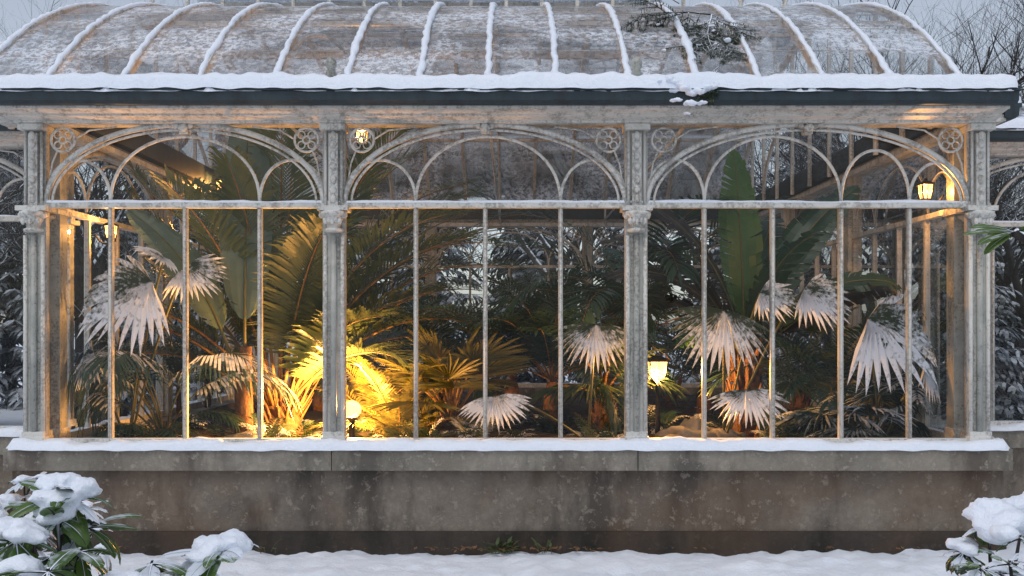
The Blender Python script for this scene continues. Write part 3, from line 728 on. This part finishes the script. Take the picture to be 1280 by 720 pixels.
# ------------------------------------------------------------ trees
def branch(mb,rnd,p,d,L,r,depth):
    n=5; pts=[V(p)]; dd=V(d).normalized(); wob=.22 if depth<4 else .08
    for i in range(n):
        dd=(dd+V((rnd.uniform(-wob,wob),rnd.uniform(-wob,wob),rnd.uniform(-wob,wob)+.04))).normalized(); pts.append(pts[-1]+dd*L/n)
    r1=r*.55; rad=[r+(r1-r)*i/n for i in range(n+1)]
    tube(mb,pts,rad,6 if depth>3 else (4 if depth>1 else 3),0,cap=False)
    if depth==0: return
    nc=5 if depth>=4 else 4
    for k in range(nc):
        i=rnd.randint(2,n) if depth<5 else rnd.randint(3,n)
        a=rnd.random()*6.28; s=V((math.cos(a),math.sin(a),rnd.uniform(-.1,.5)))
        nd=(dd*.8+s*rnd.uniform(.5,1.0)).normalized()
        branch(mb,rnd,pts[i],nd,L*rnd.uniform(.55,.8),rad[i]*rnd.uniform(.5,.7),depth-1)
meshes=[]
for s in range(3):
    mb=MB(); branch(mb,random.Random(100+s*7),(0,0,-.1),(0,0,1),3.6,.19,5)
    o=mb.obj('bare_tree',[BARK]); meshes.append(o)
def inst(src,name,loc,rz,sc):
    o=bpy.data.objects.new(name,src.data); scn.collection.objects.link(o); o.location=loc; o.rotation_euler=(0,0,rz); o.scale=(sc,)*3; return o
rr=random.Random(44)
pl=[(-9,13),(-6,17),(-3.5,13.5),(0,19),(2.5,14.5),(5,17),(7.5,12),(8.5,8),(10,15),(-12,11),(-9,7),(14,20),(-5,24),(9.5,22),(7.2,10.5),(9.2,10.0),(-7.0,8.5),(6.3,7.6),(8.8,12.5)]
meshes[0].location=(6.5,9.5,0); meshes[1].location=(-8,10,0); meshes[2].location=(1,12.5,0)
for i,(x,y) in enumerate(pl): inst(meshes[i%3],'bare_tree',(x,y,0),rr.random()*6.28,rr.uniform(.8,1.2) if x!=6.3 else .85)
def conifer(seed,H=7.0,Wd=1.9):
    rnd=random.Random(seed); mb=MB(); tube(mb,[(0,0,-.2),(0,0,H)],[.14,.015],7,1)
    z=.35
    while z<H-.1:
        f=1-z/H; L=Wd*(f**.8)*rnd.uniform(.8,1.1)+.12
        for k in range(8):
            a=rnd.random()*6.28; l=L*rnd.uniform(.7,1.15); pts,ts=curve_path((0,0,z),a,R(rnd.uniform(0,20)),l,rnd.uniform(.5,1.1),5)
            tube(mb,pts,[.02,.017,.014,.01,.007,.003],3,1,cap=False)
            for i in range(1,6):
                for q in range(5):
                    s=V((math.cos(a+math.pi/2),math.sin(a+math.pi/2),0))*(1 if q%2 else -1)
                    d=(ts[i]*rnd.uniform(.4,1)+s*rnd.uniform(.4,1)+Z*rnd.uniform(-.5,.1)).normalized()
                    leaflet(mb,pts[i].lerp(pts[i-1],rnd.random()),d,.045,rnd.uniform(.2,.42)*(.5+f*.7),0,Z,.5)
        z+=.17
    return mb.obj('conifer_tree',[L_CON,BARK])
cs=[conifer(1),conifer(2,6,1.7)]
cs[0].location=(-2,15.5,0); cs[1].location=(3,16.5,0)
for i,(x,y,s) in enumerate([(-12,15,1),(-9,17,1.2),(-6.5,14.5,1),(-4,18,1.2),(.5,17.5,1.05),(5.5,15,1),(7.8,17,1.2),(10.5,14,1),(13.5,13,1.1),(-14,10,1),(-10.5,9,.8),(7.0,6.5,.62),(9.5,8.5,.8),(12,7,.8),(-8,3.5,.5),(8.2,4.2,.45),(6.6,11.5,.7),(-7.5,10.5,.7)]):
    inst(cs[i%2],'conifer_tree',(x,y,0),i*1.3,s)
# ------------------------------------------------------------ light
w=bpy.data.worlds.new('World'); scn.world=w; w.use_nodes=True; nt=w.node_tree; nt.nodes.clear()
sky=N(nt,'ShaderNodeTexSky',sky_type='NISHITA'); sky.sun_disc=False; sky.sun_elevation=R(60); sky.sun_rotation=R(200); sky.air_density=1.0; sky.dust_density=1.5
hs=N(nt,'ShaderNodeHueSaturation'); hs.inputs['Saturation'].default_value=.5
bg=N(nt,'ShaderNodeBackground'); bg.inputs[1].default_value=.15
o=N(nt,'ShaderNodeOutputWorld'); nt.links.new(sky.outputs[0],hs.inputs['Color']); nt.links.new(hs.outputs[0],bg.inputs[0]); nt.links.new(bg.outputs[0],o.inputs[0])
l=bpy.data.lights.new('sun','SUN'); l.energy=.7; l.angle=R(30); l.color=(1,.98,.96)
s=bpy.data.objects.new('sun',l); scn.collection.objects.link(s); s.rotation_euler=(R(30),0,R(-20))
cam=bpy.data.cameras.new('camera'); co=bpy.data.objects.new('camera',cam); scn.collection.objects.link(co)
co.location=(0,-8,1.83); co.rotation_euler=(R(90),0,0); cam.lens=33.75; cam.sensor_width=36; cam.shift_y=50/1280; cam.clip_end=1000; cam.clip_start=.05
scn.camera=co
scn.view_settings.view_transform='Standard'; scn.view_settings.look='None'; scn.view_settings.exposure=0
